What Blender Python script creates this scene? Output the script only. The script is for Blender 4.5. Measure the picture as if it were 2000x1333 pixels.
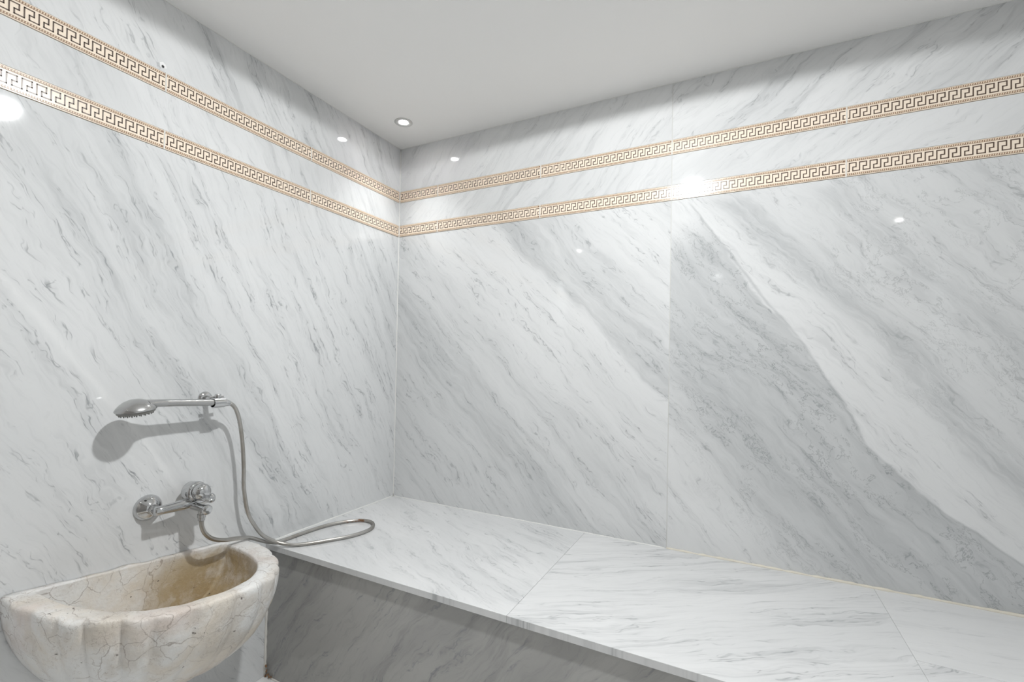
import bpy, bmesh, math, random
from mathutils import Vector, Matrix, noise as mnoise

scene = bpy.context.scene
for o in list(bpy.data.objects):
    bpy.data.objects.remove(o, do_unlink=True)
COL = scene.collection

# ------------------------------------------------------------------ camera
BZ = 0.544            # bench top above the floor
CEIL = 1.945 + BZ     # ceiling height
yaw, pitch, roll = -0.4814, 0.0130, 0.0190
fw = Vector((math.sin(yaw)*math.cos(pitch), math.cos(yaw)*math.cos(pitch), math.sin(pitch)))
rt = Vector((math.cos(yaw), -math.sin(yaw), 0)); up = rt.cross(fw)
r2 = rt*math.cos(roll) + up*math.sin(roll); u2 = -rt*math.sin(roll) + up*math.cos(roll)
cam = bpy.data.cameras.new('camera'); camo = bpy.data.objects.new('camera', cam); COL.objects.link(camo)
camo.matrix_world = Matrix(((r2.x, u2.x, -fw.x, 1.7171), (r2.y, u2.y, -fw.y, -2.0532), (r2.z, u2.z, -fw.z, 0.7627+BZ), (0, 0, 0, 1)))
cam.sensor_width = 36; cam.lens = 911.2/2000*36; cam.shift_x = 26.8/2000; cam.shift_y = 27.5/2000
cam.clip_start = 0.02
scene.camera = camo

# ------------------------------------------------------------------ light and exposure
world = bpy.data.worlds.new('world'); scene.world = world; world.use_nodes = True
world.node_tree.nodes['Background'].inputs[0].default_value = (0.8, 0.82, 0.85, 1)
world.node_tree.nodes['Background'].inputs[1].default_value = 0.3
vs = scene.view_settings
vs.view_transform = 'Standard'; vs.look = 'None'; vs.gamma = 1; vs.use_curve_mapping = False
vs.exposure = 0.25
LAMP_MAIN, LAMP_CORNER, LAMP_FAR = 54.0, 1.3, 90.0
LAMP_COLOR = (0.985, 1.0, 1.0)
scene.cycles.diffuse_bounces = 4
scene.cycles.max_bounces = 6
scene.cycles.adaptive_threshold = 0.05

# ------------------------------------------------------------------ node helpers
class NT:
    def __init__(self, name):
        self.m = bpy.data.materials.new(name); self.m.use_nodes = True
        self.t = self.m.node_tree; self.t.nodes.clear()
    def new(self, typ, **kw):
        n = self.t.nodes.new(typ)
        for k, v in kw.items(): setattr(n, k, v)
        return n
    def put(self, sock, v):
        if hasattr(v, 'links') or isinstance(v, bpy.types.NodeSocket): self.t.links.new(v, sock)
        else: sock.default_value = v
    def math(self, op, a, b=0.0, c=None, clamp=False):
        n = self.new('ShaderNodeMath', operation=op, use_clamp=clamp)
        self.put(n.inputs[0], a); self.put(n.inputs[1], b)
        if c is not None: self.put(n.inputs[2], c)
        return n.outputs[0]
    def vmath(self, op, a, b):
        n = self.new('ShaderNodeVectorMath', operation=op)
        self.put(n.inputs[0], a)
        if op == 'SCALE': self.put(n.inputs['Scale'], b)
        else: self.put(n.inputs[1], b)
        return n.outputs[0]
    def comb(self, x, y, z):
        n = self.new('ShaderNodeCombineXYZ')
        for i, v in enumerate((x, y, z)): self.put(n.inputs[i], v)
        return n.outputs[0]
    def noise(self, vec, scale=1.0, detail=3.0, rough=0.5, dist=0.0, out='Fac'):
        n = self.new('ShaderNodeTexNoise'); self.put(n.inputs['Vector'], vec)
        n.inputs['Scale'].default_value = scale; n.inputs['Detail'].default_value = detail
        n.inputs['Roughness'].default_value = rough; n.inputs['Distortion'].default_value = dist
        return n.outputs[out]
    def noise2(self, vec, detail=3.0, rough=0.5):
        n = self.new('ShaderNodeTexNoise', noise_dimensions='2D'); self.put(n.inputs['Vector'], vec)
        n.inputs['Scale'].default_value = 1.0; n.inputs['Detail'].default_value = detail; n.inputs['Roughness'].default_value = rough
        return n.outputs['Fac']
    def step(self, v, lo, hi, to0=0.0, to1=1.0):
        n = self.new('ShaderNodeMapRange', interpolation_type='SMOOTHSTEP', clamp=True)
        self.put(n.inputs[0], v); n.inputs[1].default_value = lo; n.inputs[2].default_value = hi
        n.inputs[3].default_value = to0; n.inputs[4].default_value = to1
        return n.outputs[0]
    def lin(self, v, lo, hi, to0=0.0, to1=1.0):
        n = self.new('ShaderNodeMapRange', interpolation_type='LINEAR', clamp=True)
        self.put(n.inputs[0], v); n.inputs[1].default_value = lo; n.inputs[2].default_value = hi
        n.inputs[3].default_value = to0; n.inputs[4].default_value = to1
        return n.outputs[0]
    def ramp(self, v, pts):
        """piecewise linear curve of (position, value) pairs in real units"""
        lo, hi = pts[0][0], pts[-1][0]
        f = self.lin(v, lo, hi)
        n = self.new('ShaderNodeValToRGB'); e = n.color_ramp.elements
        n.color_ramp.interpolation = 'LINEAR'
        vals = [p[1] for p in pts]; vlo, vhi = min(vals), max(vals)
        sc = (vhi-vlo) or 1.0
        for i, (p, val) in enumerate(pts):
            x = (p-lo)/(hi-lo); c = (val-vlo)/sc
            if i < 2: el = e[i]; el.position = x
            else: el = e.new(x)
            el.color = (c, c, c, 1)
        self.put(n.inputs[0], f)
        return self.math('MULTIPLY_ADD', n.outputs[0], sc, vlo)
    def mix(self, f, a, b):
        n = self.new('ShaderNodeMix', data_type='RGBA')
        self.put(n.inputs[0], f); self.put(n.inputs[6], a); self.put(n.inputs[7], b)
        return n.outputs[2]
    def finish(self, color, rough=0.5, metal=0.0, bump=None, bump_d=0.001, spec=0.5, coat=0.0, emit=None, emit_s=0.0):
        b = self.new('ShaderNodeBsdfPrincipled'); o = self.new('ShaderNodeOutputMaterial')
        self.put(b.inputs['Base Color'], color); self.put(b.inputs['Roughness'], rough)
        b.inputs['Metallic'].default_value = metal
        b.inputs['Specular IOR Level'].default_value = spec
        b.inputs['Coat Weight'].default_value = coat
        if emit is not None:
            b.inputs['Emission Color'].default_value = emit; b.inputs['Emission Strength'].default_value = emit_s
        if bump is not None:
            n = self.new('ShaderNodeBump'); n.inputs['Distance'].default_value = bump_d
            self.put(n.inputs['Height'], bump); self.t.links.new(n.outputs[0], b.inputs['Normal'])
        self.t.links.new(b.outputs[0], o.inputs[0])
        return self.m

def plain(name, col, rough=0.5, metal=0.0, spec=0.5, var=0.04, scale=8.0, bump=0.0):
    t = NT(name)
    tc = t.new('ShaderNodeTexCoord')
    f = t.noise(tc.outputs['Object'], scale, 4, 0.6)
    c = t.mix(f, tuple(x*(1-var) for x in col)+(1,), tuple(min(1, x*(1+var)) for x in col)+(1,))
    return t.finish(c, rough, metal, f if bump else None, bump, spec)

WHITE = (0.745, 0.753, 0.757, 1)
GREY = (0.475, 0.490, 0.498, 1)

def marble(name, S, T, ang, seed, broad=0.40, streak=0.5, vein=0.5, fleck=0.5, bands=None, band_warp=0.16, zones=None,
           stretch=1.0, white=WHITE, grey=GREY, rough=0.045, lines=None, freq=1.0, wig=1.0):
    """polished grey-veined marble; veins run at `ang` degrees in the plane of axes S and T"""
    t = NT(name)
    tc = t.new('ShaderNodeTexCoord'); sep = t.new('ShaderNodeSeparateXYZ'); t.put(sep.inputs[0], tc.outputs['Object'])
    ax = {'x': sep.outputs[0], 'y': sep.outputs[1], 'z': sep.outputs[2]}
    s, v = ax[S], ax[T]
    ca, sa = math.cos(math.radians(ang)), math.sin(math.radians(ang))
    a = t.math('ADD', t.math('MULTIPLY', s, ca), t.math('MULTIPLY_ADD', v, sa, seed*1.37))
    b = t.math('ADD', t.math('MULTIPLY', s, -sa), t.math('MULTIPLY', v, ca))
    fq = freq
    def nz(aa, bb, ka, kb, off, detail, rough_):
        return t.noise2(t.comb(t.math('MULTIPLY_ADD', aa, ka/stretch, off), t.math('MULTIPLY_ADD', bb, kb, seed+off), 0.0), detail, rough_)
    warp = t.math('SUBTRACT', nz(a, b, 2.0, 3.6, 3.3, 4, 0.62), 0.5)            # slow bends
    warp2 = t.math('SUBTRACT', nz(a, b, 13.0, 26.0, 7.7, 2, 0.6), 0.5)          # ragged edges
    b2 = t.math('ADD', t.math('MULTIPLY_ADD', warp, 0.13*wig, b), t.math('MULTIPLY', warp2, 0.012*wig))
    n1 = nz(a, b2, 0.8, 3.4*fq, 11.0, 3, 0.6)                                    # broad clouds
    n2 = nz(a, b2, 2.1, 19.0*fq, 17.0, 4, 0.70)                                  # soft streaks along the veins
    n3 = nz(a, b2, 8.0, 75.0*fq, 23.0, 3, 0.68)                                  # fine grain
    n4 = nz(a, b2, 3.0, 8.0*fq, 31.0, 4, 0.68)                                   # hairline veins, read from its mid level
    f1 = t.step(n1, 0.38, 0.66)
    f2 = t.math('MULTIPLY', t.step(n2, 0.47, 0.72), t.step(n1, 0.30, 0.60, 0.45, 1.0))
    f3 = t.step(n3, 0.48, 0.75)
    ridge = t.math('ABSOLUTE', t.math('SUBTRACT', n4, 0.5))
    fv = t.math('MULTIPLY', t.step(ridge, 0.0, 0.020, 1.0, 0.0), t.math('MULTIPLY', t.step(n2, 0.46, 0.58), t.step(n3, 0.40, 0.58)))
    ff = t.math('MULTIPLY', t.step(n3, 0.585, 0.68), t.step(n2, 0.52, 0.66))
    col = t.mix(t.math('MULTIPLY', f1, broad), white, grey)
    if bands:
        f0 = t.ramp(t.math('MULTIPLY_ADD', warp, band_warp, b), bands)
        f0 = t.math('MULTIPLY', f0, t.step(n2, 0.25, 0.62, 0.55, 1.15))
        col = t.mix(t.math('MINIMUM', f0, 1.0), col, grey)
    extra = None
    if zones:
        sw = t.math('ADD', t.math('MULTIPLY_ADD', warp, 0.10, s), t.math('MULTIPLY', warp2, 0.02))
        for curve, soft_l, soft_r, amt in zones:
            fz = t.step(t.math('SUBTRACT', sw, t.ramp(v, curve[0])), -soft_l, soft_l)
            fz = t.math('MULTIPLY', fz, t.step(t.math('SUBTRACT', sw, t.ramp(v, curve[1])), -soft_r, soft_r, 1.0, 0.0))
            fz = t.math('MULTIPLY', fz, t.step(n2, 0.25, 0.65, 0.75, 1.1))
            if amt > 0:
                col = t.mix(t.math('MULTIPLY', fz, amt, clamp=True), col, grey)
                extra = fz if extra is None else t.math('MAXIMUM', extra, t.math('MULTIPLY', fz, 0.6))
            else:
                col = t.mix(t.math('MULTIPLY', fz, -amt, clamp=True), col, white)
    dk = (grey[0]*0.78, grey[1]*0.78, grey[2]*0.79, 1)
    col = t.mix(t.math('MULTIPLY', f2, streak), col, dk)
    col = t.mix(t.math('MULTIPLY', f3, streak*0.42), col, dk)
    col = t.mix(t.math('MULTIPLY', fv, vein), col, (0.24, 0.255, 0.27, 1))
    col = t.mix(t.math('MULTIPLY', ff, fleck), col, (0.22, 0.235, 0.25, 1))
    if extra is not None:
        n5 = nz(a, b2, 7.0, 17.0, 41.0, 5, 0.72)                                 # crackled hairlines in the grey zone
        fc = t.step(t.math('ABSOLUTE', t.math('SUBTRACT', n5, 0.52)), 0.0, 0.022, 1.0, 0.0)
        fc = t.math('MULTIPLY', t.math('MULTIPLY', fc, extra), t.step(n4, 0.42, 0.56))
        col = t.mix(t.math('MULTIPLY', fc, 0.5, clamp=True), col, (0.20, 0.215, 0.225, 1))
    if lines:
        for curve, width, amt, lc in lines:
            d = t.math('ABSOLUTE', t.math('SUBTRACT', t.math('MULTIPLY_ADD', warp, 0.05, s), t.ramp(v, curve)))
            fl = t.math('MULTIPLY', t.step(d, 0.0, width, 1.0, 0.0), t.step(n3, 0.3, 0.6, 0.5, 1.0))
            lo, hi = curve[0][0], curve[-1][0]
            fl = t.math('MULTIPLY', fl, t.math('MULTIPLY', t.step(v, lo, lo+0.05), t.step(v, hi-0.05, hi, 1.0, 0.0)))
            col = t.mix(t.math('MULTIPLY', fl, amt), col, lc)
    return t.finish(col, rough)

# ------------------------------------------------------------------ materials
LAMP_W = (1.0, 0.99, 0.97)
M = {}
M['ceiling'] = plain('ceiling_paint', (0.93, 0.925, 0.915), 0.65, var=0.008, scale=3)
M['grout'] = plain('white_grout', (0.72, 0.70, 0.66), 0.7, var=0.06, scale=30)
M['grey_grout'] = plain('grey_grout', (0.60, 0.60, 0.58), 0.6, var=0.1, scale=6)
M['caulk'] = plain('yellowed_caulk', (0.70, 0.66, 0.57), 0.5, var=0.15, scale=14)
M['caulk_white'] = plain('white_caulk', (0.78, 0.78, 0.76), 0.45, var=0.05, scale=14)
M['substrate'] = plain('plaster', (0.6, 0.58, 0.55), 0.8)
M['tile_body'] = plain('cream_glazed_tile', (0.95, 0.82, 0.68), 0.18, var=0.05, scale=25)
M['tile_key'] = plain('brown_key_print', (0.115, 0.078, 0.058), 0.3, var=0.25, scale=60)
M['tile_strip'] = plain('tan_strip', (0.30, 0.19, 0.125), 0.3, var=0.15, scale=60)
M['tile_bead'] = plain('pale_gold_bead', (0.86, 0.71, 0.55), 0.18, var=0.08, scale=60)
M['dark_hole'] = plain('dark_chip', (0.03, 0.03, 0.03), 0.8)
M['shine'] = plain('white_shine', (0.88, 0.88, 0.88), 0.3)
M['chrome'] = plain('chrome', (0.60, 0.605, 0.61), 0.08, 1.0, var=0.03)
M['chrome_dull'] = plain('matt_chrome', (0.50, 0.50, 0.495), 0.26, 1.0, var=0.06, scale=20)
M['nozzle'] = plain('grey_rubber', (0.20, 0.20, 0.19), 0.6)
M['nozzle_plate'] = plain('grey_plate', (0.24, 0.24, 0.225), 0.5, 0.0)
M['rust'] = plain('brown_rust', (0.23, 0.13, 0.07), 0.8, var=0.4, scale=60)
M['lamp_trim'] = plain('lamp_trim', (0.62, 0.62, 0.61), 0.35, var=0.01)

def hose_mat():
    t = NT('steel_hose'); tc = t.new('ShaderNodeTexCoord')
    n = t.noise(tc.outputs['Object'], 9.0, 4, 0.6)
    c = t.mix(t.step(n, 0.35, 0.7), (0.50, 0.49, 0.47, 1), (0.38, 0.355, 0.32, 1))
    sep = t.new('ShaderNodeSeparateXYZ'); t.put(sep.inputs[0], tc.outputs['Object'])
    # rusty stretch near the far bend of the loop
    dv = t.vmath('SUBTRACT', tc.outputs['Object'], (0.135, -0.415, BZ+0.008))
    ln = t.new('ShaderNodeVectorMath', operation='LENGTH'); t.put(ln.inputs[0], dv)
    r = t.math('MULTIPLY', t.step(ln.outputs['Value'], 0.03, 0.07, 1.0, 0.0), t.step(t.noise(tc.outputs['Object'], 60, 3), 0.4, 0.6))
    c = t.mix(r, c, (0.30, 0.17, 0.10, 1))
    return t.finish(c, 0.33, 0.85)
M['hose'] = hose_mat()

def lens_mat(strength):
    t = NT('lamp_lens')
    m = t.finish((0.9, 0.9, 0.9, 1), 0.4, emit=LAMP_W+(1,), emit_s=strength)
    m.cycles.emission_sampling = 'NONE'      # the lamp behind the lens carries the light
    return m
M['lens'] = lens_mat(60.0); M['lens_far'] = lens_mat(14.0)

def basin_mat():
    t = NT('breccia_stone'); tc = t.new('ShaderNodeTexCoord'); o = tc.outputs['Object']
    w = t.vmath('SUBTRACT', t.noise(o, 5.0, 4, 0.6, out='Color'), (0.5, 0.5, 0.5))
    p = t.vmath('ADD', o, t.vmath('SCALE', w, 0.10))
    w2 = t.vmath('SUBTRACT', t.noise(o, 26.0, 3, 0.6, out='Color'), (0.5, 0.5, 0.5))
    p2 = t.vmath('ADD', p, t.vmath('SCALE', w2, 0.02))
    n1 = t.noise(p, 4.5, 5, 0.6); n2 = t.noise(t.vmath('ADD', p, (3.1, 1.7, 0.4)), 6.5, 5, 0.6)
    c = t.mix(t.step(n1, 0.42, 0.66), (0.79, 0.785, 0.77, 1), (0.72, 0.655, 0.57, 1))
    c = t.mix(t.math('MULTIPLY', t.step(n2, 0.50, 0.66), 0.6), c, (0.58, 0.53, 0.47, 1))
    c = t.mix(t.math('MULTIPLY', t.step(t.noise(p, 3.0, 3), 0.52, 0.7), 0.5), c, (0.62, 0.50, 0.46, 1))
    vo = t.new('ShaderNodeTexVoronoi', feature='DISTANCE_TO_EDGE'); t.put(vo.inputs['Vector'], p2); vo.inputs['Scale'].default_value = 13.0
    f = t.step(vo.outputs['Distance'], 0.0, 0.020, 1.0, 0.0)
    f = t.math('MULTIPLY', f, t.step(t.noise(o, 8.0, 3), 0.38, 0.56))
    c = t.mix(t.math('MULTIPLY', f, 0.62), c, (0.25, 0.20, 0.17, 1))
    n5 = t.noise(t.vmath('MULTIPLY', p2, (1, 1, 1)), 17.0, 5, 0.65)
    f5 = t.math('MULTIPLY', t.step(t.math('ABSOLUTE', t.math('SUBTRACT', n5, 0.5)), 0, 0.012, 1, 0), t.step(n2, 0.42, 0.55))
    c = t.mix(t.math('MULTIPLY', f5, 0.45), c, (0.34, 0.27, 0.22, 1))
    # ochre water stain inside the bowl on the bench side
    sep = t.new('ShaderNodeSeparateXYZ'); t.put(sep.inputs[0], o)
    dv = t.vmath('MULTIPLY', t.vmath('SUBTRACT', p2, (0.11, -1.03, BZ-0.055)), (1.0, 0.72, 1.25))
    ln = t.new('ShaderNodeVectorMath', operation='LENGTH'); t.put(ln.inputs[0], dv)
    st = t.math('MULTIPLY', t.step(ln.outputs['Value'], 0.11, 0.24, 1.0, 0.0), t.step(n5, 0.30, 0.6, 0.45, 1.0))
    # the stain stays below the rim
    rimz = t.math('MULTIPLY_ADD', sep.outputs[1], -0.09, BZ-0.02)
    st = t.math('MULTIPLY', st, t.step(t.math('SUBTRACT', rimz, sep.outputs[2]), 0.0, 0.02))
    st = t.math('MULTIPLY', st, t.step(sep.outputs[1], -0.97, -0.94, 1.0, 0.0))
    c = t.mix(t.math('MULTIPLY', st, 0.9), c, (0.40, 0.295, 0.15, 1))
    pit = t.math('MULTIPLY', t.step(t.noise(o, 42.0, 3, 0.6), 0.69, 0.73), t.step(n1, 0.42, 0.5))
    c = t.mix(t.math('MULTIPLY', pit, 0.8), c, (0.12, 0.09, 0.07, 1))
    h = t.math('ADD', t.noise(o, 22.0, 5, 0.65), t.math('MULTIPLY', pit, -0.6))
    return t.finish(c, 0.42, bump=h, bump_d=0.006)
M['basin'] = basin_mat()

Z = lambda pts: [(z+BZ, x) for z, x in pts]
# left wall: s = y (to the right), t = z
M['left_main'] = marble('marble_left_main', 'y', 'z', -60, 1.0, freq=1.2, broad=0.14, streak=0.26, vein=0.5, fleck=0.6,
    bands=[(x+BZ*0.5, v) for x, v in [(-1.6, 0.05), (-0.92, 0.02), (-0.86, 0.0), (-0.80, 0.05), (-0.74, 0.20), (-0.66, 0.42), (-0.60, 0.20), (-0.54, 0.30), (-0.47, 0.50), (-0.41, 0.15), (-0.28, 0.10), (-0.10, 0.12), (0.15, 0.12), (0.42, 0.28), (0.9, 0.2)]],
    lines=[([(0.05+BZ, -0.98), (0.092+BZ, -0.997), (0.607+BZ, -1.326), (0.959+BZ, -1.58), (1.2+BZ, -1.75)], 0.022, 0.55, (0.84, 0.845, 0.845, 1))])
M['left_mid'] = marble('marble_left_mid', 'y', 'z', -62, 5.0, broad=0.25, streak=0.30, vein=0.2, fleck=0.2)
M['left_top'] = marble('marble_left_top', 'y', 'z', -58, 9.0, broad=0.35, streak=0.30, vein=0.4, fleck=0.4)
M['left_low'] = marble('marble_left_low', 'y', 'z', -58, 12.0, broad=0.5, streak=0.3, vein=0.5, fleck=0.5)
# back wall: s = x, t = z
M['back_a'] = marble('marble_back_first', 'x', 'z', -46, 21.0, broad=0.15, streak=0.20, vein=0.5, fleck=0.35, freq=1.25,
    bands=[(x+BZ*0.69, v) for x, v in [(0.0, 0.12), (0.45, 0.16), (0.60, 0.26), (0.72, 0.52), (0.82, 0.44), (0.92, 0.18), (1.05, 0.28), (1.15, 0.05), (1.38, 0.0), (1.455, 0.05), (1.475, 0.55), (1.55, 0.42), (1.68, 0.30), (1.78, 0.05), (2.2, 0.1)]])
cB = Z([(0.0, 2.72), (0.151, 2.501), (0.321, 2.269), (0.492, 2.104), (0.871, 1.904), (1.306, 1.604), (1.45, 1.50)])
cC = Z([(0.0, 2.85), (0.389, 2.46), (0.487, 2.36), (0.869, 2.12), (1.228, 1.77), (1.45, 1.58)])
cA = Z([(0.0, 1.95), (0.25, 1.72), (0.50, 1.50), (0.75, 1.36), (1.10, 1.30), (1.24, 1.42), (1.36, 1.66), (1.45, 1.80)])
cR = Z([(0.0, 4.0), (1.45, 4.0)])
M['back_b'] = marble('marble_back_second', 'x', 'z', -47, 33.0, broad=0.12, streak=0.24, vein=0.35, fleck=0.3,
    zones=[((cA, cB), 0.22, 0.012, 0.72), ((cB, cC), 0.012, 0.10, -0.7), ((cC, cR), 0.14, 0.1, 0.25)],
    lines=[(cB, 0.010, 0.35, (0.30, 0.315, 0.325, 1)), ([(z, x+0.06) for z, x in cC], 0.10, 0.5, (0.42, 0.435, 0.445, 1)), ([(z, x+0.36) for z, x in cC], 0.09, 0.35, (0.42, 0.435, 0.445, 1))])
M['back_mid_a'] = marble('marble_back_mid_first', 'x', 'z', 50, 41.0, broad=0.25, streak=0.28, vein=0.2, fleck=0.1)
M['back_mid_b'] = marble('marble_back_mid_second', 'x', 'z', 32, 44.0, broad=0.22, streak=0.22, vein=0.25, fleck=0.2)
M['back_top_a'] = marble('marble_back_top_first', 'x', 'z', 50, 47.0, broad=0.20, streak=0.25, vein=0.25, fleck=0.15)
M['back_top_b'] = marble('marble_back_top_second', 'x', 'z', 38, 52.0, broad=0.25, streak=0.34, vein=0.4, fleck=0.25)
# bench
BWHITE = (0.715, 0.718, 0.72, 1)
M['bench_a'] = marble('marble_bench_first', 'x', 'y', -28, 61.0, broad=0.25, streak=0.28, vein=0.4, fleck=0.25, white=BWHITE)
M['bench_b'] = marble('marble_bench_second', 'x', 'y', 33, 66.0, broad=0.15, streak=0.40, vein=0.5, fleck=0.3, white=BWHITE, stretch=1.6, freq=1.35)
M['bench_c'] = marble('marble_bench_third', 'x', 'y', 12, 71.0, broad=0.06, streak=0.15, vein=0.2, fleck=0.1, white=BWHITE, stretch=1.5)
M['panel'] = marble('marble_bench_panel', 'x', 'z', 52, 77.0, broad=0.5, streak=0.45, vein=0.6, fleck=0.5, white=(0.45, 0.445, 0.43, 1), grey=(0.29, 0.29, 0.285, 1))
M['floor'] = marble('marble_floor', 'x', 'y', 40, 83.0, broad=0.2, streak=0.2, white=(0.82, 0.82, 0.81, 1))
M['far_x'] = marble('marble_right_wall', 'y', 'z', 55, 91.0)
M['far_y'] = marble('marble_front_wall', 'x', 'z', 55, 95.0, white=(0.30, 0.28, 0.26, 1), grey=(0.16, 0.155, 0.15, 1))  # unseen wall, dark tone added to deepen chrome reflections and dim the bench front

# ------------------------------------------------------------------ mesh helpers
class MB:
    def __init__(self): self.v = []; self.f = []
    def add(self, vs, fs):
        n = len(self.v); self.v += [tuple(x) for x in vs]; self.f += [tuple(i+n for i in q) for q in fs]
    def box(self, x0, x1, y0, y1, z0, z1):
        self.add([(x0, y0, z0), (x1, y0, z0), (x1, y1, z0), (x0, y1, z0), (x0, y0, z1), (x1, y0, z1), (x1, y1, z1), (x0, y1, z1)],
                 [(0, 3, 2, 1), (4, 5, 6, 7), (0, 1, 5, 4), (1, 2, 6, 5), (2, 3, 7, 6), (3, 0, 4, 7)])
        return self
    def rings(self, rings, closed_ends=True):
        n = len(rings[0]); vs = [p for r in rings for p in r]; fs = []
        for i in range(len(rings)-1):
            for j in range(n):
                fs.append((i*n+j, i*n+(j+1) % n, (i+1)*n+(j+1) % n, (i+1)*n+j))
        if closed_ends:
            fs.append(tuple(reversed(range(n)))); fs.append(tuple((len(rings)-1)*n+j for j in range(n)))
        self.add(vs, fs); return self
    def lathe(self, base, axis, prof, seg=32):
        """prof: list of (distance along axis, radius)"""
        ax = Vector(axis).normalized(); t = Vector((0, 0, 1)) if abs(ax.z) < 0.9 else Vector((1, 0, 0))
        u = ax.cross(t).normalized(); w = ax.cross(u); b = Vector(base)
        rings = [[b+ax*h+(u*math.cos(k*2*math.pi/seg)+w*math.sin(k*2*math.pi/seg))*max(r, 1e-5) for k in range(seg)] for h, r in prof]
        return self.rings(rings)
    def tube(self, pts, rad, seg=10):
        pts = [Vector(q) for q in pts]; rings = []; prev = None
        for i, q in enumerate(pts):
            d = (pts[min(i+1, len(pts)-1)]-pts[max(i-1, 0)]).normalized()
            if prev is None:
                prev = d.cross(Vector((0, 0, 1)) if abs(d.z) < 0.9 else Vector((1, 0, 0))).normalized()
            u = (prev-d*prev.dot(d)).normalized(); prev = u; w = d.cross(u)
            r = rad(i) if callable(rad) else rad
            rings.append([q+(u*math.cos(k*2*math.pi/seg)+w*math.sin(k*2*math.pi/seg))*r for k in range(seg)])
        return self.rings(rings)
    def mesh(self, name, mat, smooth=False):
        me = bpy.data.meshes.new(name); me.from_pydata(self.v, [], self.f); me.update()
        bm = bmesh.new(); bm.from_mesh(me); bmesh.ops.recalc_face_normals(bm, faces=bm.faces); bm.to_mesh(me); bm.free()
        me.materials.append(mat)
        if smooth:
            for q in me.polygons: q.use_smooth = True
        return me
    def build(self, name, mat, parent=None, smooth=False, bevel=0.0, angle=None):
        return link(name, self.mesh(name, mat, smooth), parent, bevel, angle)

def link(name, data, parent=None, bevel=0.0, angle=None):
    o = bpy.data.objects.new(name, data); COL.objects.link(o)
    if parent: o.parent = parent
    if bevel:
        md = o.modifiers.new('bevel', 'BEVEL'); md.width = bevel; md.segments = 2; md.limit_method = 'ANGLE'; md.angle_limit = math.radians(40)
    if angle:
        try: data.set_sharp_from_angle(angle=math.radians(angle))
        except Exception: pass
    return o
def tag(o, label=None, cat=None, group=None, kind=None):
    if label: o['label'] = label
    if cat: o['category'] = cat
    if group: o['group'] = group
    if kind: o['kind'] = kind
    return o
def empty(name, loc=(0, 0, 0)):
    o = bpy.data.objects.new(name, None); COL.objects.link(o); o.location = loc; o.empty_display_size = 0.05
    return o
def catmull(P, n=10):
    P = [Vector(q) for q in P]; out = []
    for i in range(len(P)-1):
        a, b, c, d = P[max(i-1, 0)], P[i], P[i+1], P[min(i+2, len(P)-1)]
        for k in range(n):
            t = k/n
            out.append(0.5*((2*b)+(-a+c)*t+(2*a-5*b+4*c-d)*t*t+(-a+3*b-3*c+d)*t**3))
    out.append(P[-1]); return out
def resample(pts, step):
    out = [pts[0]]; acc = 0.0
    for i in range(1, len(pts)):
        a, b = pts[i-1], pts[i]; L = (b-a).length
        while acc+L >= step:
            q = a+(b-a)*((step-acc)/L); out.append(q); a = q; L = (b-a).length; acc = 0.0
        acc += L
    return out

# ------------------------------------------------------------------ room shell
XR, YF, TH = 3.05, -2.95, 0.02        # right wall, wall behind the camera, slab thickness
b1 = (1.6422+BZ, 1.7035+BZ); b2 = (1.4496+BZ, 1.5121+BZ)
X0, D, Y0 = 0.2613, 0.5935, 0.6105
G = 0.0012                             # half joint
JX = X0+2*D                            # slab joint on the back wall

floor = tag(MB().box(-0.1, XR+0.1, YF-0.1, 0.1, -0.1, 0.0).build('floor', M['floor']), 'pale veined marble floor below the bench', 'floor', kind='structure')
ceiling = tag(MB().box(-0.1, XR+0.1, YF-0.1, 0.1, CEIL, CEIL+0.1).build('ceiling', M['ceiling']), 'smooth flat white painted ceiling', 'ceiling', kind='structure')
wall_left = tag(MB().box(-0.12, -TH-0.001, YF, 0.0, 0, CEIL).build('wall_left', M['substrate']), 'left wall of polished white marble slabs with two cream key borders', 'wall', kind='structure')
wall_back = tag(MB().box(-0.12, XR+0.1, TH+0.001, 0.12, 0, CEIL).build('wall_back', M['substrate']), 'long wall behind the bench of grey veined marble slabs with two cream key borders', 'wall', kind='structure')
wall_right = tag(MB().box(XR, XR+0.1, YF, 0.0, 0, CEIL).build('wall_right', M['far_x']), 'right end wall of marble, outside the picture', 'wall', kind='structure')
wall_front = tag(MB().box(-0.1, XR+0.1, YF-0.1, YF, 0, CEIL).build('wall_front', M['far_y']), 'marble wall behind the camera, outside the picture', 'wall', kind='structure')

def slab_l(y0, y1, z0, z1, m):
    return MB().box(-TH, 0.0, y0+G, y1-G, z0+G, z1-G).build('marble_slab', M[m], wall_left, bevel=0.0008)
def slab_b(x0, x1, z0, z1, m):
    return MB().box(x0+G, x1-G, 0.0, TH, z0+G, z1-G).build('marble_slab', M[m], wall_back, bevel=0.0008)
slab_l(YF, 0.0, 0.0, b2[0], 'left_main')
slab_l(YF, 0.0, b2[1], b1[0], 'left_mid')
slab_l(YF, 0.0, b1[1], CEIL, 'left_top')
for x0, x1, k in ((-TH, JX, 'a'), (JX, XR, 'b')):
    slab_b(x0, x1, 0.0, b2[0], 'back_'+k)
    slab_b(x0, x1, b2[1], b1[0], 'back_mid_'+k)
    slab_b(x0, x1, b1[1], CEIL, 'back_top_'+k)

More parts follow.
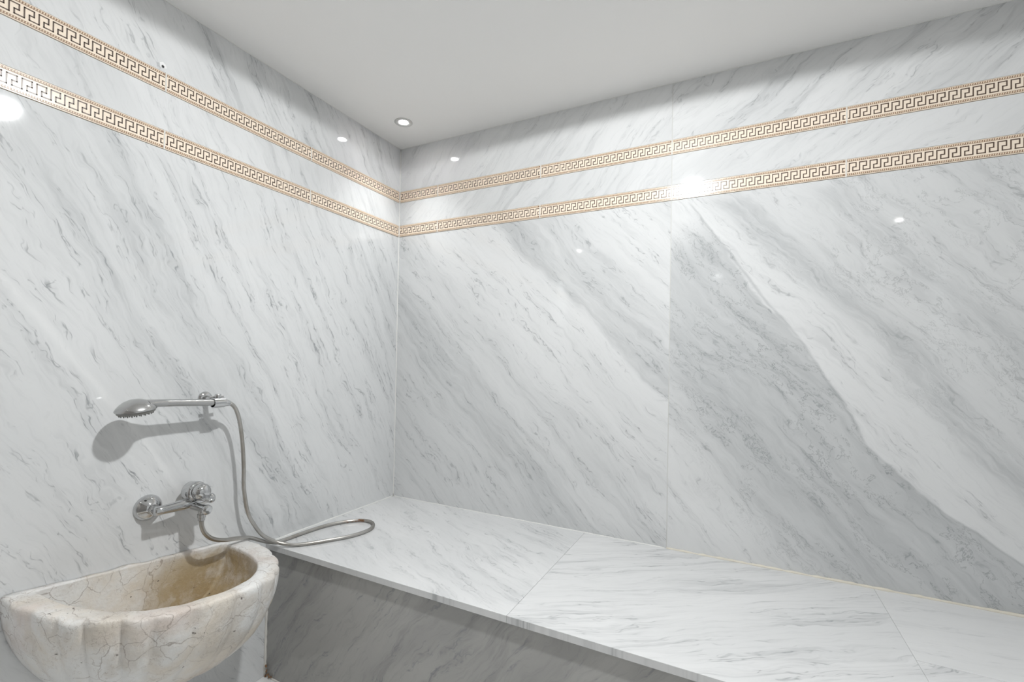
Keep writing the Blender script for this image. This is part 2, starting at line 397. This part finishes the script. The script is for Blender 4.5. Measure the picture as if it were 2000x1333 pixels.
# ------------------------------------------------------------------ key-pattern border tiles
NK = 20
def key_path(u, h):
    return [(0, 0), (0, 1), (0.66, 1), (0.66, 0.47), (0.34, 0.47), (0.34, 0), (1, 0)]
def tile_meshes(length, off, height):
    """meshes in local axes: x along the tile, z up, the face looking along -y; off = where in the key run the tile starts"""
    body = MB(); key = MB(); strip = MB(); bead = MB()
    body.box(0.0016, length-0.0016, -0.002, 0.016, 0.0004, height-0.0004)
    u = D/NK; kh = height*0.46; kz = height*0.28; w = 0.0031
    def seg(ax, az, bx, bz):
        lo, hi = min(ax, bx)-w/2, max(ax, bx)+w/2
        lo, hi = max(lo, 0.004), min(hi, length-0.004)
        if hi-lo < 0.001: return
        key.box(lo, hi, -0.0027, -0.0015, min(az, bz)-w/2, max(az, bz)+w/2)
    for k in range(-1, NK+1):
        ox = k*u+0.30*u-off
        pts = [(ox+px*u, kz+pz*kh) for px, pz in key_path(u, kh)]
        for (ax, az), (bx, bz) in zip(pts[:-1], pts[1:]):
            if max(ax, bx) < 0.003 or min(ax, bx) > length-0.003: continue
            seg(ax, az, bx, bz)
    bh = height*0.115
    for zc in (height*0.105, height*0.895):
        strip.box(0.003, length-0.003, -0.0026, -0.0015, zc-bh/2, zc+bh/2)
        n = int((length-0.008)/0.0058)
        for i in range(n):
            x = 0.005+i*0.0058
            a, b_ = x, x+0.0036; zl, zh = zc-bh*0.42, zc+bh*0.42; sk = 0.0007
            bead.add([(a-sk, -0.0026, zl), (b_-sk, -0.0026, zl), (b_+sk, -0.0026, zh), (a+sk, -0.0026, zh),
                      (a+0.0007-sk*0.5, -0.0042, zl+0.001), (b_-0.0007-sk*0.5, -0.0042, zl+0.001), (b_-0.0007+sk*0.5, -0.0042, zh-0.001), (a+0.0007+sk*0.5, -0.0042, zh-0.001)],
                     [(0, 1, 5, 4), (1, 2, 6, 5), (2, 3, 7, 6), (3, 0, 4, 7), (4, 5, 6, 7)])
    return (body.mesh('border_tile', M['tile_body']), key.mesh('key_pattern', M['tile_key']),
            strip.mesh('edge_strip', M['tile_strip']), bead.mesh('bead_row', M['tile_bead']))
cache = {}
def border_tile(wall, start, length, off, zz):
    """start: distance from the corner of the tile's end (left end seen from the room)"""
    h = zz[1]-zz[0]; key = (round(length, 4), round(off, 4), round(h, 4))
    if key not in cache: cache[key] = tile_meshes(length, off, h)
    b, k, s, e = cache[key]
    o = link('border_tile', b, wall, bevel=0.0006)
    if wall is wall_left:
        o.matrix_local = Matrix.Translation((0.0, start, zz[0])) @ Matrix.Rotation(math.pi/2, 4, 'Z')
    else:
        o.location = (start, 0.0, zz[0])
    link('key_pattern', k, o); link('edge_strip', s, o); tag(link('bead_row', e, o), kind='stuff')
for zz in (b1, b2):
    # back wall: first a cut piece next to the corner, then whole tiles
    border_tile(wall_back, 0.0035, X0-0.0035, D-X0+0.0035, zz)
    x = X0
    while x < XR-0.01:
        L = min(D, XR-x); border_tile(wall_back, x, L, 0.0, zz); x += D
    # left wall, seen from the room: x to the right = +y
    y = -Y0; border_tile(wall_left, y+0.0, Y0-0.0035, 0.0, zz)
    while y > YF+0.01:
        L = min(D, y-YF); border_tile(wall_left, y-L, L, D-L, zz); y -= D
# grout strips that show between the border tiles
for wall, pos in ((wall_back, [X0+k*D for k in range(5)]), (wall_left, [-Y0-k*D for k in range(4)])):
    for q in pos:
        for zz in (b1, b2):
            m = MB()
            if wall is wall_back: m.box(q-0.0022, q+0.0022, -0.0030, 0.01, zz[0]-0.001, zz[1]+0.001)
            else: m.box(-0.01, 0.0030, q-0.0022, q+0.0022, zz[0]-0.001, zz[1]+0.001)
            m.build('grout_joint', M['grout'], wall)
for z0, z1 in ((0.0, b2[0]), (b2[1], b1[0]), (b1[1], CEIL)):
    MB().box(JX-0.0013, JX+0.0013, 0.0006, TH, z0, z1).build('grout_joint', M['grey_grout'], wall_back)
# chipped dowel hole above a border tile on the left wall
hole = MB().lathe((0.0, -1.214, b1[1]+0.018), (1, 0, 0), [(-0.004, 0.0035), (0.0012, 0.0042), (0.0013, 0.0)], 12).build('chip_hole', M['dark_hole'], wall_left)
hole['label'] = 'small dark chipped hole above the upper border'
fl = MB(); random.seed(4)
ring = [(0.0, 0.0)]+[(0.013*random.uniform(0.6, 1.2)*math.cos(k*math.pi/6), 0.010*random.uniform(0.6, 1.2)*math.sin(k*math.pi/6)) for k in range(12)]
fl.add([(0.0006, -1.214+a, b1[1]+0.023+b_) for a, b_ in ring]+[(-0.0005, -1.214+a*1.1, b1[1]+0.023+b_*1.1) for a, b_ in ring],
       [(0, 1+k, 1+(k+1) % 12) for k in range(12)]+[(1+k, 14+k, 14+(k+1) % 12, 1+(k+1) % 12) for k in range(12)])
fl.build('shine_patch', M['white_shine'] if 'white_shine' in M else M['shine'], wall_left)  # white shine by the hole, painted as a flat pale patch

# ------------------------------------------------------------------ caulk and trims
BY = -0.787           # front edge of the bench top
PY = -0.774           # face of the bench panel
def bead(name, pts, r, m, label, wob=0.25, seed=0):
    pts = resample(catmull([Vector(q) for q in pts], 40), 0.02)
    rnd = random.Random(seed)
    rr = [r*(1+wob*(rnd.random()-0.5)*2) for _ in pts]
    o = MB().tube(pts, lambda i: rr[i], 6).build(name, M[m], smooth=True)
    return tag(o, label, 'trim', kind='structure')
bead('trim_1', [(0.001, -0.001, BZ), (0.001, -0.001, BZ+1), (0.001, -0.001, CEIL)], 0.0032, 'caulk_white', 'pale vertical caulk line where the two marble walls meet', 0.15, 1)
bead('trim_2', [(0.0, -0.001, BZ), (0.7, -0.001, BZ), (JX, -0.001, BZ)], 0.0025, 'caulk_white', 'thin caulk line between bench and back wall near the corner', 0.4, 2)
bead('trim_3', [(JX, -0.001, BZ), (2.2, -0.001, BZ+0.0005), (XR, -0.001, BZ)], 0.0055, 'caulk', 'thick yellowed caulk line along the right half of the bench', 0.45, 3)
bead('trim_4', [(0.001, BY, BZ), (0.001, -0.4, BZ), (0.001, 0.0, BZ)], 0.0042, 'caulk_white', 'white caulk line between bench and left wall', 0.2, 4)
bead('trim_5', [(0.0, -0.0005, CEIL), (1.5, -0.0005, CEIL), (XR, -0.0005, CEIL)], 0.0022, 'caulk_white', 'fine white bead between ceiling and back wall', 0.2, 5)
bead('trim_6', [(0.0005, YF, CEIL), (0.0005, -1.0, CEIL), (0.0005, 0.0, CEIL)], 0.0022, 'caulk_white', 'fine white bead between ceiling and left wall', 0.2, 6)
bead('trim_7', [(0.001, PY-0.003, 0.0), (0.001, PY-0.003, 0.25), (0.001, PY-0.003, BZ-0.022)], 0.0065, 'grout', 'pale grout line between bench panel and left wall', 0.3, 7)
bead('trim_8', [(0.0, PY-0.002, 0.001), (1.0, PY-0.002, 0.001), (XR, PY-0.002, 0.001)], 0.004, 'grout', 'grout line along the foot of the bench panel', 0.3, 8)

# ------------------------------------------------------------------ bench
bench = tag(empty('marble_bench', (0, 0, 0)), 'long built-in bench with white veined marble top and grey marble front', 'bench')
MB().box(0.004, XR-0.004, PY+0.02, -0.004, 0.001, BZ-0.0225).build('core', M['substrate'], bench)
ST = 0.022
for x0, x1, m in ((0.001, 1.10, 'bench_a'), (1.10, 2.13, 'bench_b')):
    MB().box(x0+0.0004, x1-0.0004, BY, -0.001, BZ-ST, BZ).build('top_slab', M[m], bench, bevel=0.001)
MB().box(2.1304, XR-0.001, -0.445, -0.001, BZ-ST, BZ).build('top_slab', M['bench_c'], bench, bevel=0.0022)
MB().box(2.1304, XR-0.001, BY, -0.4458, BZ-ST, BZ-0.0004).build('top_slab', M['bench_b'], bench, bevel=0.0022)
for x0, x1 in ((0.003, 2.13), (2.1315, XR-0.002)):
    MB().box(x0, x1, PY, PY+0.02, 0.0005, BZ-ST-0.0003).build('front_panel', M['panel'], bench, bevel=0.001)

# ------------------------------------------------------------------ downlights
def downlight(x, y, lens, label):
    t = empty('ceiling_downlight', (x, y, CEIL))
    tag(t, label, 'light', 'recessed ceiling downlights')
    MB().lathe((0, 0, 0), (0, 0, -1), [(0.0, 0.0235), (0.0, 0.0445), (0.0016, 0.0445), (0.0042, 0.041), (0.0042, 0.034), (0.0012, 0.0240), (0.0, 0.0235)], 48).build('trim_ring', M['lamp_trim'], t, smooth=True, angle=50)
    MB().lathe((0, 0, 0), (0, 0, -1), [(0.0, 0.0225), (0.0008, 0.0228), (0.0014, 0.020), (0.0016, 0.0)], 48).build('lens', M[lens], t, smooth=True)
    return t
def lamp(parent, kind, power, **kw):
    ld = bpy.data.lights.new('lamp', kind); ld.energy = power; ld.color = LAMP_COLOR
    for k, v in kw.items(): setattr(ld, k, v)
    o = bpy.data.objects.new('lamp', ld); COL.objects.link(o); o.parent = parent; o.location = (0, 0, -0.006)
    return o
d1 = downlight(0.209, -0.234, 'lens', 'round recessed downlight in the ceiling near the corner')
lamp(d1, 'SPOT', LAMP_CORNER*10, spot_size=math.radians(95), spot_blend=0.9, shadow_soft_size=0.03)
d2 = downlight(1.42, -1.20, 'lens', 'recessed downlight over the middle of the room, above the picture edge')
lamp(d2, 'SPOT', LAMP_MAIN, spot_size=math.radians(175), spot_blend=0.03, shadow_soft_size=0.045)
lamp(d2, 'AREA', LAMP_MAIN*0.28, shape='DISK', size=0.08)
for x, y, w in ((0.18, -2.68, 'behind the camera on the basin side'), (2.81, -2.68, 'behind the camera on the far side from the basin')):
    d3 = downlight(x, y, 'lens', 'recessed downlight in the ceiling ' + w)
    lamp(d3, 'SPOT', LAMP_FAR, spot_size=math.radians(75), spot_blend=0.8, shadow_soft_size=0.03)

# ------------------------------------------------------------------ stone basin
def basin():
    root = tag(empty('stone_basin', (0.2, -1.235, 0)), 'rough fluted half-oval basin of cream veined stone mounted on the left wall', 'basin')
    NF, NB = 168, 40
    yc, W, DP, nexp = -1.232, 0.332, 0.432, 2.7
    yi, Wi, DPi, xb, nin = -1.236, 0.262, 0.388, 0.024, 2.5
    def se(c, n): return math.copysign(abs(c)**(2/n), c)
    rnd = random.Random(7)
    # uneven lobe boundaries
    nl = 13; cuts = [0.0]
    for k in range(nl): cuts.append(cuts[-1]+rnd.uniform(0.8, 1.25))
    cuts = [c/cuts[-1] for c in cuts]
    def lobe(u):
        for k in range(nl):
            if u <= cuts[k+1] or k == nl-1:
                q = (u-cuts[k])/(cuts[k+1]-cuts[k]); return (math.sin(math.pi*min(max(q, 0), 1)))**0.55
        return 1
    def loop(k, front_shrink, d, inner):
        out = []
        for i in range(NF+1):
            u = i/NF; ph = math.pi*u
            if inner:
                y = yi+Wi*k*se(math.cos(ph), nin); x = xb+(DPi-xb)*k*se(math.sin(ph), nin)
            else:
                lb = lobe(u); edge = min(1.0, 8*u, 8*(1-u))
                g = 1-0.036*(1-lb)*edge+0.012*mnoise.noise(Vector((u*9, d*7, 1.3)))
                y = yc+(W*k-front_shrink)*g*se(math.cos(ph), nexp); x = (DP*k-front_shrink)*g*se(math.sin(ph), nexp)
            out.append([x, y])
        a, b_ = out[-1], out[0]
        xw = xb if inner else 0.0008
        for j in range(1, NB):
            q = j/NB; out.append([xw, a[1]+(b_[1]-a[1])*q])
        if not inner:
            out[0][0] = out[NF][0] = 0.0008
        return out
    rows = []
    def row(k, sh, d, inner, jit=0.0):
        lp = loop(k, sh, d, inner); r = []
        for i, (x, y) in enumerate(lp):
            rim = BZ-0.02-0.09*y-0.010*(max(x, 0)/0.43)**2
            z = rim-d + jit*mnoise.noise(Vector((x*16, y*16, 5.1)))
            if inner and d > 0.004:
                x += 0.004*mnoise.noise(Vector((x*12, y*12, z*12))) if i <= NF else 0
            r.append((x, y, z))
        rows.append(r)
    HO, HI = 0.375, 0.235
    for d in (0.374, 0.37, 0.36, 0.345, 0.325, 0.30, 0.27, 0.235, 0.195, 0.155, 0.115, 0.08, 0.05, 0.028, 0.014):
        row(math.sqrt(1-(d/HO)**2), 0.0, d, False)
    row(1.0, 0.001, 0.007, False, 0.007); row(1.0, 0.004, 0.0025, False, 0.008); row(1.0, 0.009, 0.0, False, 0.007)
    row(1.018, 0, 0.0, True, 0.004); row(1.0, 0, 0.004, True, 0.002)
    for d in (0.015, 0.035, 0.06, 0.09, 0.12, 0.15, 0.18, 0.205, 0.222, 0.231, 0.2345):
        row(max(0.03, (1-(d/HI)**2.6)**0.5), 0, d, True)
    m = MB(); m.rings(rows)
    me = m.mesh('bowl', M['basin'], True)
    o = link('bowl', me, root); o.location = (-0.2, 1.235, 0)
    # chips broken out of the front lip
    return root
basin()

# ------------------------------------------------------------------ mixer tap
def mixer():
    t = tag(empty('mixer_tap', (0, -1.145, BZ+0.262)), 'chrome wall-mounted mixer tap above the stone basin', 'tap')
    def P(x, y, z): return (x, y+1.145, z-0.262)
    zc = 0.262; xa = 0.066
    for y in (-1.222, -1.068):
        f = MB().lathe(P(0.0, y, zc), (1, 0, 0), [(0.0, 0.0), (0.0, 0.042), (0.003, 0.042), (0.008, 0.0405), (0.017, 0.036), (0.026, 0.027), (0.031, 0.020), (0.0335, 0.017), (0.034, 0.0)], 40).build('flange', M['chrome'], t, smooth=True, angle=50)
        MB().lathe(P(0.033, y, zc), (1, 0, 0), [(0, 0), (0, 0.0155), (0.002, 0.017), (0.014, 0.017), (0.016, 0.0155), (0.016, 0.0)], 6).build('union_nut', M['chrome'], t, smooth=False)
        MB().lathe(P(0.048, y, zc), (1, 0, 0), [(0, 0.0), (0, 0.0125), (0.022, 0.0125), (0.029, 0.008), (0.030, 0.0)], 24).build('inlet', M['chrome'], t, smooth=True, angle=50)
    MB().lathe(P(xa, -1.236, zc), (0, 1, 0), [(0, 0), (0.0, 0.010), (0.004, 0.0145), (0.03, 0.0145), (0.07, 0.0165), (0.09, 0.019), (0.11, 0.0165), (0.15, 0.0145), (0.172, 0.0145), (0.175, 0.0)], 32).build('body', M['chrome'], t, smooth=True, angle=50)
    MB().lathe(P(xa, -1.062, zc), (0, 1, 0), [(0, 0.0), (0.0, 0.0165), (0.004, 0.0175), (0.012, 0.0165), (0.016, 0.012), (0.0165, 0.0)], 24).build('end_cap', M['chrome'], t, smooth=True, angle=50)
    ax = Vector((1.0, 0.06, 0.10)).normalized()
    c0 = Vector(P(0.034, -1.108, 0.293))
    MB().lathe(c0, ax, [(0.0, 0.0), (0.0, 0.031), (0.004, 0.034), (0.034, 0.035), (0.042, 0.033), (0.046, 0.029), (0.0465, 0.0)], 40).build('cartridge_housing', M['chrome'], t, smooth=True, angle=50)
    c1 = c0+ax*0.0475
    MB().lathe(c1, ax, [(0.0, 0.0), (0.0, 0.0265), (0.003, 0.0285), (0.020, 0.0275), (0.030, 0.022), (0.035, 0.012), (0.0365, 0.0)], 40).build('lever_cap', M['chrome'], t, smooth=True, angle=50)
    # short flat lever below the cap, reaching forward
    ld = Vector((0.95, 0.10, -0.12)).normalized(); sd = Vector((0, 1, 0)); nd = ld.cross(sd).normalized()
    st = c1+ax*0.006+Vector((0.0, 0.002, -0.016)); rings = []
    for s, w, h in ((0.0, 0.018, 0.008), (0.02, 0.0185, 0.0075), (0.036, 0.0175, 0.006), (0.048, 0.0145, 0.0045), (0.054, 0.009, 0.003), (0.056, 0.003, 0.001)):
        q = st+ld*s; rings.append([q+sd*w*math.copysign(abs(math.cos(a))**0.7, math.cos(a))+nd*h*math.copysign(abs(math.sin(a))**0.7, math.sin(a)) for a in [k*2*math.pi/20 for k in range(20)]])
    MB().rings(rings).build('lever', M['chrome'], t, smooth=True)
    sp = Vector((1.0, 0.06, -0.06)).normalized(); s0 = Vector(P(xa, -1.118, 0.253))
    MB().lathe(s0, sp, [(0, 0), (0, 0.0135), (0.045, 0.0125), (0.060, 0.0135), (0.068, 0.0135), (0.068, 0.0)], 24).build('spout', M['chrome'], t, smooth=True, angle=40)
    MB().lathe(s0+sp*0.069, sp, [(0, 0), (0, 0.0150), (0.003, 0.0165), (0.012, 0.0160), (0.017, 0.0115), (0.018, 0.0)], 24).build('diverter_knob', M['chrome'], t, smooth=True, angle=40)
    MB().lathe(P(0.114, -1.1145, 0.243), (0, 0, -1), [(0, 0), (0, 0.0105), (0.012, 0.0105), (0.013, 0.0125), (0.024, 0.0125), (0.025, 0.0105), (0.034, 0.0105), (0.034, 0.0)], 24).build('hose_outlet', M['chrome_dull'], t, smooth=True, angle=40)
    return t
mixer()

# ------------------------------------------------------------------ hand shower, bracket, hose
HB = BZ
br = tag(empty('shower_bracket', (0, -1.05, HB+0.606)), 'chrome wall bracket clipped around the shower handle', 'bracket')
def Q(x, y, z): return (x, y+1.05, z-0.606)
MB().lathe(Q(0, -1.048, 0.608), (1, 0, 0), [(0, 0), (0, 0.025), (0.004, 0.025), (0.010, 0.021), (0.012, 0.012), (0.013, 0)], 32).build('wall_plate', M['chrome'], br, smooth=True, angle=45)
MB().lathe(Q(0.011, -1.048, 0.608), (1, 0, 0), [(0, 0), (0, 0.0115), (0.02, 0.0095), (0.062, 0.0095), (0.062, 0)], 24).build('arm', M['chrome'], br, smooth=True, angle=45)
def ring_sleeve(y0, y1, cx, cz, ro, ri):
    m = MB(); n = 32; rs = []
    for (y, r) in ((y0, ri), (y0, ro), (y1, ro), (y1, ri), (y0, ri)):
        rs.append([Vector(Q(cx+r*math.cos(k*2*math.pi/n), y, cz+r*math.sin(k*2*math.pi/n))) for k in range(n)])
    return m.rings(rs, False)
ring_sleeve(-1.072, -1.034, 0.088, 0.598, 0.0180, 0.0150).build('clip_sleeve', M['chrome'], br, smooth=True, angle=45)
MB().lathe(Q(0.082, -1.050, 0.614), (0, 0, 1), [(0, 0), (0, 0.010), (0.004, 0.011), (0.010, 0.011), (0.014, 0.0085), (0.0145, 0)], 24).build('tilt_knob', M['chrome'], br, smooth=True, angle=45)
MB().lathe(Q(0.072, -1.075, 0.6165), (0, 1, 0), [(0, 0), (0, 0.0045), (0.05, 0.0045), (0.05, 0)], 16).build('clip_lug', M['chrome_dull'], br, smooth=True, angle=45)

hs = tag(empty('hand_shower', (0.09, -1.2, HB+0.6)), 'chrome hand shower held level in the wall bracket', 'shower head')
def R(x, y, z): return Vector((x-0.09, y+1.2, z-0.6))
path = catmull([R(0.0865, -1.032, 0.5965), R(0.089, -1.07, 0.600), R(0.093, -1.14, 0.6045), R(0.096, -1.20, 0.608), R(0.099, -1.25, 0.6105), R(0.1, -1.285, 0.611)], 8)
rings = []
for i, q in enumerate(path):
    s = i/(len(path)-1)
    w = 0.0125+0.002*s+0.020*max(0, s-0.70)/0.30; h = 0.0122-0.0008*math.sin(math.pi*s)+0.003*max(0, s-0.6)
    rings.append([q+Vector((w*math.cos(a), 0, h*math.sin(a))) for a in [k*2*math.pi/24 for k in range(24)]])
MB().rings(rings).build('handle', M['chrome_dull'], hs, smooth=True)
hax = Vector((0.04, -0.15, 1.0)).normalized()      # head points down and a little towards the basin
hc = R(0.1, -1.309, 0.593)
MB().lathe(hc, hax, [(0.0, 0.0), (0.0, 0.050), (0.002, 0.0525), (0.005, 0.0525), (0.012, 0.048), (0.020, 0.040), (0.028, 0.029), (0.033, 0.016), (0.0345, 0.0)], 48).build('spray_head', M['chrome_dull'], hs, smooth=True, angle=45)
MB().lathe(hc, -hax, [(-0.001, 0.0), (-0.001, 0.0490), (0.005, 0.0480), (0.007, 0.0455), (0.0072, 0.0)], 40).build('spray_face', M['nozzle_plate'], hs, smooth=True, angle=45)
nz = MB(); tu = hax.cross(Vector((1, 0, 0))).normalized(); tv = hax.cross(tu)
for rr, n in ((0.012, 6), (0.024, 12), (0.034, 18), (0.042, 24)):
    for k in range(n):
        a = k*2*math.pi/n+rr*40
        nz.lathe(hc-hax*0.0065+(tu*math.cos(a)+tv*math.sin(a))*rr, -hax, [(0, 0), (0, 0.0024), (0.0055, 0.0017), (0.006, 0)], 6)
tag(nz.build('nozzles', M['nozzle'], hs), kind='stuff')
hd = (R(0.0850, -1.012, 0.5935)-R(0.0865, -1.032, 0.5965)).normalized()
MB().lathe(R(0.0865, -1.032, 0.5965), hd, [(-0.001, 0), (-0.001, 0.0125), (0.002, 0.0132), (0.010, 0.0125), (0.022, 0.0098), (0.024, 0.0)], 24).build('hose_nut', M['chrome'], hs, smooth=True, angle=45)

hose_pts = [(0.08490, -1.0068, 0.5921), (0.083, -0.992, 0.581), (0.080, -0.978, 0.560), (0.076, -0.962, 0.515), (0.071, -0.946, 0.431), (0.066, -0.936, 0.340),
            (0.062, -0.931, 0.270), (0.059, -0.911, 0.172), (0.058, -0.878, 0.108), (0.062, -0.846, 0.062), (0.075, -0.806, 0.030), (0.100, -0.780, 0.0145), (0.134, -0.752, 0.0080),
            (0.175, -0.705, 0.0080), (0.210, -0.650, 0.0080), (0.245, -0.590, 0.0080), (0.264, -0.535, 0.0080), (0.268, -0.480, 0.0080), (0.252, -0.435, 0.0080), (0.220, -0.405, 0.0080),
            (0.183, -0.396, 0.0080), (0.150, -0.405, 0.0080), (0.118, -0.434, 0.0080), (0.088, -0.482, 0.0080), (0.067, -0.537, 0.0080), (0.056, -0.610, 0.0080), (0.052, -0.680, 0.0080), (0.050, -0.740, 0.0080),
            (0.051, -0.790, 0.014), (0.053, -0.845, 0.040), (0.057, -0.900, 0.070), (0.067, -0.958, 0.088), (0.083, -1.015, 0.104), (0.098, -1.064, 0.127), (0.108, -1.096, 0.156), (0.113, -1.111, 0.184), (0.114, -1.1145, 0.2085)]
hp = resample(catmull([Vector((x, y, z+HB)) for x, y, z in hose_pts], 14), 0.0022)
hose = MB().tube(hp, lambda i: (0.0074, 0.0066)[(i//1) % 2] if 2 < i < len(hp)-3 else 0.0074, 12).build('shower_hose', M['hose'], smooth=True)
tag(hose, 'flexible grey steel shower hose looping over the bench corner', 'hose')

# rusty crumbs at the foot of the bench panel beside the left wall
rb = MB(); rnd = random.Random(3)
for k in range(16):
    x, y, z, r = rnd.uniform(0.006, 0.045), PY-0.004-rnd.uniform(0, 0.004), rnd.uniform(0.002, 0.05), rnd.uniform(0.002, 0.005)
    if k % 2: x = 0.006+rnd.random()*0.01
    else: z = 0.004+rnd.random()*0.012
    rb.lathe((x, y, z-r), (0, 0, 1), [(0, 0), (r*0.5, r*0.9), (r*1.2, r*0.8), (r*1.9, 0)], 6)
tag(rb.build('rust_crumbs', M['rust']), 'brown rusty residue at the foot of the bench by the left wall', 'rust', kind='stuff')
